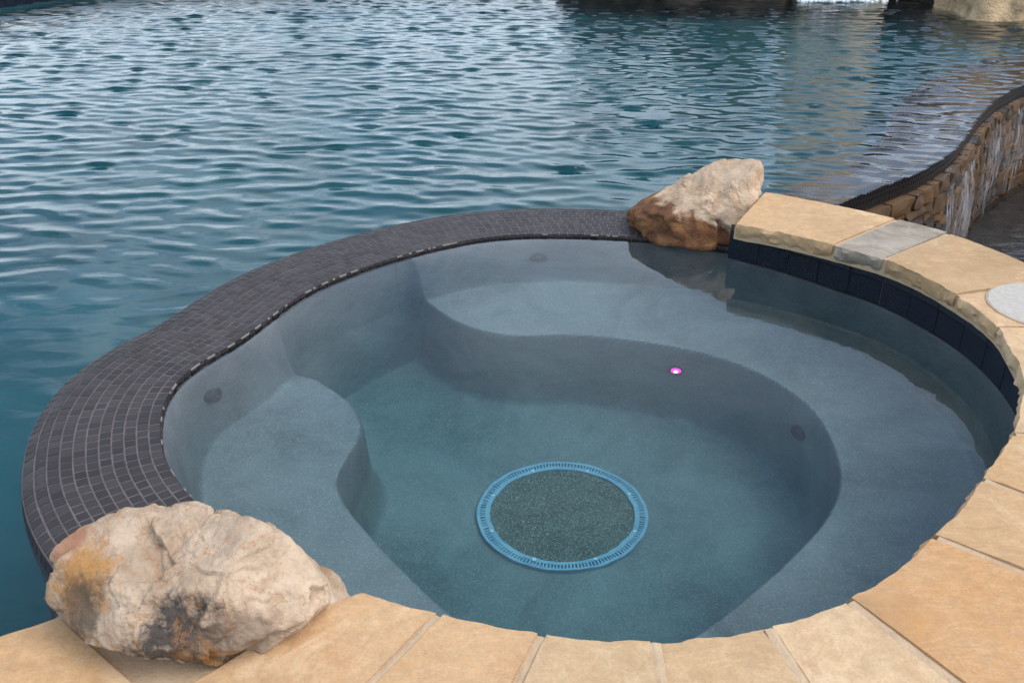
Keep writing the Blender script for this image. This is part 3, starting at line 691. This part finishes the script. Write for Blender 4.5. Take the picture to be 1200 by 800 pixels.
link('diode', lathe('diode', [(.0075, .010), (.0075, .0155), (.003, .0165)], 12), mat_emit('white_diode', (1.0, .75, .95), 5.0), lamp)
# round white lid let into the coping
lid = empty('deck_lid', (1.775, 2.80, .2)); tag(lid, 'round white access lid set into a sandstone slab of the spa coping', 'lid')
link('cover', lathe('cover', [(.195, -.006), (.195, .0015), (.192, .0028), (.02, .0032)], 64), M_WHITE, lid)
link('collar', disc_ring('collar', .196,   .199, -.006, .0018), M_MORTAR, lid)

# ------------------------------------------------------------------ overflow wall: tiled ledge under water, mosaic kerb, stone face, falling water
cT, cN = normals_left(curb); cOut = -cN                       # to the lower basin
def build_weir():
    root = empty('overflow_wall'); tag(root, 'curving overflow wall of rough amber stones topped by charcoal mosaic', 'wall')
    L = length(curb); n = len(curb); s = np.linspace(0, 1, n)
    ledge_w = np.interp(s, [0, .15, .35, .5, 1], [.30, .34, .52, .62, .66])
    V, F = [], []
    for i in range(n):
        p, o_ = curb[i], cOut[i]
        for q, z in ((p - o_*ledge_w[i], -1.46), (p - o_*ledge_w[i], -.112), (p - o_*.02, -.085), (p - o_*.006, -.058), (p - o_*.006, -.14), (p - o_*.004, -.5), (p + o_*.02, -1.20)): V.append((q[0], q[1], z))
    m = 7
    for i in range(n-1):
        for k in range(m-1): F.append((i*m+k, i*m+k+1, (i+1)*m+k+1, (i+1)*m+k))
    link('core', recalc(mesh('core', V, F)), M_MORTAR_B, root)
    mats = []; tp = .030
    rows = 20
    for j in range(rows):
        t = (j+.5)/rows; path = curb - cOut*(ledge_w*t + .004)[:, None]; LL = length(path); nn = int(LL/tp); c = resample(path, nn*2+1); T, Nn = normals_left(c)
        zz_ = -.060 - .026*min(1, t*6) - .02*t
        for i in range(nn):
            k = 2*i+1; w = np.interp(i/nn, s, ledge_w)/rows
            mats.append(frame((c[k, 0], c[k, 1], zz_), (T[k, 0], T[k, 1], 0), (Nn[k, 0], Nn[k, 1], 0), (0, 0, 1), LL/nn-.0035, w-.0035, .006))
    stuff_tiles('mosaic', mats, M_TILE_S, root); mats = []
    for zc, hh in ((-.0755, .032), (-.1075, .032), (-.1395, .032)):
        path = curb; nn = int(L/tp); c = resample(path, nn*2+1); T, Nn = normals_left(c); Nn = -Nn
        for i in range(nn):
            k = 2*i+1; x = Vector((T[k, 0], T[k, 1], 0)); zv = Vector((Nn[k, 0], Nn[k, 1], .05)).normalized()
            mats.append(frame((c[k, 0]+Nn[k, 0]*.004, c[k, 1]+Nn[k, 1]*.004, zc), x, zv.cross(x), zv, L/nn-.003, hh-.003, .007))
    stuff_tiles('kerb_mosaic', mats, M_TILE_K, root)
    # rough stones
    variants = []
    for v_ in range(9):
        bm = bmesh.new(); bmesh.ops.create_cube(bm, size=1.0); bmesh.ops.subdivide_edges(bm, edges=bm.edges[:], cuts=3, use_grid_fill=True)
        for vt in bm.verts:
            p = vt.co.copy()
            for ax in range(3):
                if abs(p[ax]) > .49: pass
            ed = sum(1 for ax in range(3) if abs(p[ax]) > .45)
            k = {1: 1.0, 2: .955, 3: .90}.get(ed, 1.0); q = Vector((p.x*k, p.y*k, p.z*k)) if ed > 1 else p
            nv = nvec(p*1.7 + Vector((v_*5.1, 0, 0))); vt.co = q + Vector((nv.x*.06, nv.y*.06, (nv.z*.30 if p.z > 0 else 0)))
        for f in bm.faces: f.smooth = True
        me = bpy.data.meshes.new('stone'); bm.to_mesh(me); bm.free(); me.materials.append(M_WALLSTONE)
        try: me.set_sharp_from_angle(angle=R(40))
        except Exception: pass
        variants.append(me)
    Lc = np.r_[0, np.cumsum(np.hypot(*np.diff(curb, axis=0).T))]
    z = -.156; course = 0; rs = random.Random(4)
    while z > -1.0:
        hh = rs.uniform(.085, .125); x = .45 + rs.random()*.1
        while x < 5.1:
            w = rs.uniform(.075, .20) if rs.random() < .8 else rs.uniform(.2, .27); mid = x + w/2
            p = np.array([np.interp(mid, Lc, curb[:, k]) for k in (0, 1)]); o_ = np.array([np.interp(mid, Lc, cOut[:, k]) for k in (0, 1)]); o_ /= np.linalg.norm(o_)
            zv = Vector((o_[0], o_[1], .045)).normalized(); xv = Vector((-o_[1], o_[0], 0)); lean = .025 - z*.04
            split = hh > .105 and rs.random() < .25
            for part_ in range(2 if split else 1):
                h2 = hh/2 if split else hh; zc = z - (hh/4 + part_*hh/2 if split else hh/2); dd = rs.uniform(.052, .066)
                so = link('stone', variants[rs.randrange(9)], None, root)
                so.matrix_world = frame((p[0]+o_[0]*(lean+dd/2-.03), p[1]+o_[1]*(lean+dd/2-.03), zc), xv, zv.cross(xv), zv, w-.006, h2-.006, dd)
            x += w
        z -= hh; course += 1
build_weir()
bp = [(p[0]+o_[0]*.03, p[1]+o_[1]*.03) for p, o_ in zip(curb[::6], cOut[::6])]
bpoly = np.array(bp + [(8.6, 9.6), (8.0, 7.4), (6.4, 5.0), (4.6, 3.6), (2.6, 2.6), (2.0, 2.2), (2.0, 2.9), (1.75, 3.45), (1.4, 3.85), (1.16, 4.05)])
P, F = flat_sheet('basin_water', bpoly, 0, .06)
structure('basin_water', mesh('basin_water', np.c_[P, [BASIN_Z + .008*noise.noise((x*9, y*9, 0)) for x, y in P]], F, True), M_BASINWATER)
def stream(dist, width, nstr, label, seed):
    """a bundle of thin broken ribbons arcing off the kerb"""
    Lc = np.r_[0, np.cumsum(np.hypot(*np.diff(curb, axis=0).T))]; rs = random.Random(seed); V, F = [], []
    p0 = np.array([np.interp(dist, Lc, curb[:, k]) for k in (0, 1)]); o_ = np.array([np.interp(dist, Lc, cOut[:, k]) for k in (0, 1)]); o_ /= np.linalg.norm(o_); t_ = np.array([-o_[1], o_[0]])
    for k in range(int(nstr*1.7)):
        a = rs.gauss(0, 1.2)*width; w = rs.uniform(.001, .006); reach = rs.uniform(.035, .10); z0 = rs.uniform(-.150, -.165) if rs.random() < .25 else rs.uniform(-.165, -.65); drop = rs.uniform(.05, .30)
        z1 = max(-.90, z0-drop); N_ = 14; b = len(V); drift = rs.gauss(0, .02)
        for i in range(N_+1):
            f = i/N_; z = z0 + (z1-z0)*f; fall = max(0, -.140 - z); out = .005 + reach*min(1, math.sqrt(fall/.35)) + .04*fall
            ww = w*math.sin(math.pi*min(1, .12 + f*.85))**.6; cx = a*(1+.35*fall) + drift*fall + .004*noise.noise((k, z*14, seed))
            for sgn in (-1, 1):
                q = p0 + t_*(cx + sgn*ww) + o_*(out + (.003 if sgn > 0 else 0)); V.append((q[0], q[1], z))
            q = p0 + t_*cx + o_*(out + ww*.9); V.append((q[0], q[1], z))
        for i in range(N_):
            c_ = b+i*3; F += [(c_, c_+2, c_+5, c_+3), (c_+2, c_+1, c_+4, c_+5), (c_+1, c_, c_+3, c_+4)]
    o = link('water_stream', mesh('water_stream', V, F, True), M_FALL); tag(o, label, 'falling water', 'streams falling down the overflow wall'); o['kind'] = 'stuff'; return o
Lc = np.r_[0, np.cumsum(np.hypot(*np.diff(curb, axis=0).T))]
def at_curb(x, y): return float(Lc[np.argmin(np.hypot(curb[:, 0]-x, curb[:, 1]-y))])
for k, (x, y, w, n, lab) in enumerate([(2.62, 5.55, .035, 46, 'thin white trickle on the overflow wall closest to the coping slabs'), (2.86, 5.90, .06, 80, 'white water stream spilling at the bend of the overflow wall'),
        (3.03, 6.17, .05, 60, 'narrow white stream just past the bend of the overflow wall'), (3.55, 6.95, .10, 110, 'wide veil of white water far along the overflow wall'), (3.95, 7.42, .09, 100, 'broken white veil of water beyond the widest stream')]):
    stream(at_curb(x, y), w, n, lab, 20+k)

# ------------------------------------------------------------------ far side of the pool
pc = empty('pool_coping'); tag(pc, 'tan stone coping along the far and left edges of the pool', 'coping')
pb = empty('pool_waterline_tiles'); tag(pb, 'band of navy tiles at the waterline along the far pool edge', 'tile band')
def brick_mesh(name, seed):
    bm = bmesh.new(); bmesh.ops.create_cube(bm, size=1.0); bmesh.ops.bevel(bm, geom=bm.edges[:], offset=.04, segments=2, affect='EDGES')
    for v in bm.verts: v.co += nvec(v.co*2.3 + Vector((seed*4, 0, 0)))*.025
    me = bpy.data.meshes.new(name); bm.to_mesh(me); bm.free(); return me
pathc = pool_left[18:]; nst = int(length(pathc)/.62); c = resample(pathc, nst*2+1); T, Nn = normals_left(c)
vs = [brick_mesh('stone', k) for k in range(4)]
for i in range(nst):
    k = 2*i+1; o = link('stone', vs[i % 4], M_SLAB, pc); o.matrix_world = frame((c[k, 0]+Nn[k, 0]*.19, c[k, 1]+Nn[k, 1]*.19, .165), (T[k, 0], T[k, 1], 0), (Nn[k, 0], Nn[k, 1], 0), (0, 0, 1), length(pathc)/nst-.012, .44, .07)
nst = int(length(pathc)/.15); c = resample(pathc, nst*2+1); T, Nn = normals_left(c)
for i in range(nst):
    k = 2*i+1; o = link('tile', bt, M_NAVY, pb); x = Vector((T[k, 0], T[k, 1], 0)); zv = Vector((-Nn[k, 0], -Nn[k, 1], 0))
    o.matrix_world = frame((c[k, 0]-Nn[k, 0]*.012, c[k, 1]-Nn[k, 1]*.012, .022), x, zv.cross(x), zv, length(pathc)/nst-.004, .15, .01)
def box_planes(rx, ry, rz, seed, k=7):
    rs = random.Random(seed); out = [((1, 0, .1), rx), ((-1, 0, .15), rx), ((0, 1, 0), ry), ((0, -1, .2), ry), ((0, 0, 1), rz), ((0, 0, -1), rz)]
    for _ in range(k):
        v = Vector((rs.uniform(-1, 1), rs.uniform(-1, 1), rs.uniform(-.2, 1))).normalized(); out.append((tuple(v), (abs(v.x)*rx + abs(v.y)*ry + abs(v.z)*rz)*rs.uniform(.62, .8)))
    return out
FAR = [((5.95, 11.55, .18), (.85, .75, .55), M_ROCKTAN, 'tan boulder standing in the pool where the overflow wall ends'),
       ((4.35, 13.15, 1.0), (.66, .45, 2.0), M_ROCKCREAM, 'tall cream rock slab behind the pool waterfall'),
       ((1.55, 13.3, .20), (.85, .5, .95), M_ROCKDARK, 'low black wet rock at the end of the rock pile'),
       ((2.75, 13.3, .35), (.80, .55, 1.15), M_ROCKDARK, 'black wet rock beside the tall cream slab'),
       ((2.95, 13.75, .85), (.55, .45, 1.15), M_ROCKBROWN, 'brown rock stacked behind the black wet rocks'),
       ((5.35, 13.2, .30), (.60, .6, .95), M_ROCKDARK, 'black rock between the cream slab and tan boulder'),
       ((6.6, 13.0, .4), (.85, .6, .95), M_ROCKBROWN, 'broad brown rock behind the tan boulder in the pool')]
for k, (loc, dims, m, lab) in enumerate(FAR):
    o = rock('rock', loc, box_planes(*dims, 40+k), 12+k, m, 5, .08, .16, 2.2, .055); tag(o, lab, 'rock', 'rocks around the pool waterfall')
# water tumbling off the cream slab
V, F = [], []; rs = random.Random(9)
for k in range(70):
    a = rs.uniform(-.36, .30); w = rs.uniform(.006, .03); b = len(V)
    for i in range(11):
        f = i/10; z = 1.1 - 1.18*f; yy = -.42 - .25*math.sqrt(f) + .02*noise.noise((k, f*5, 0))
        V += [(4.12+a-w, 13.15+yy, z), (4.12+a+w, 13.15+yy-.01, z), (4.12+a, 13.15+yy-.03, z)]
    for i in range(10):
        c_ = b+i*3; F += [(c_, c_+2, c_+5, c_+3), (c_+2, c_+1, c_+4, c_+5), (c_+1, c_, c_+3, c_+4)]
o = link('waterfall', mesh('waterfall', V, F, True), M_FALL); tag(o, 'white waterfall tumbling off the tall cream rock slab', 'waterfall', kind='stuff')
bm = bmesh.new()
for k in range(260):
    a = rs.gauss(0, .22); d = rs.gauss(0, .07); r_ = rs.uniform(.008, .035)
    bmesh.ops.create_icosphere(bm, subdivisions=1, radius=r_, matrix=Matrix.Translation((4.12+a, 12.42+d, POOL_Z + .012 + .05*math.exp(-(a/.2)**2)*rs.random())))
me = bpy.data.meshes.new('foam'); bm.to_mesh(me); bm.free()
tag(link('foam', me, mat_plain('white_foam', (.8, .82, .84), .6, .1)), 'white foam churning where the waterfall meets the pool', 'foam', kind='stuff')
# pink underwater light in the far wall
pl = empty('pool_light'); on_wall(pl, (-4.62, 13.52, -.34), (.5, -.86, 0)); tag(pl, 'glowing magenta underwater light in the far pool wall', 'light')
link('bezel', lathe('bezel', [(.13, -.03), (.13, .01), (.11, .02), (.095, .012)]), M_DARK, pl)
link('lens', lathe('lens', [(.094, -.01), (.094, .012), (.06, .02), (.02, .022)]), mat_emit('magenta_lamp_lens', (1.0, .05, .22), 12.0), pl)
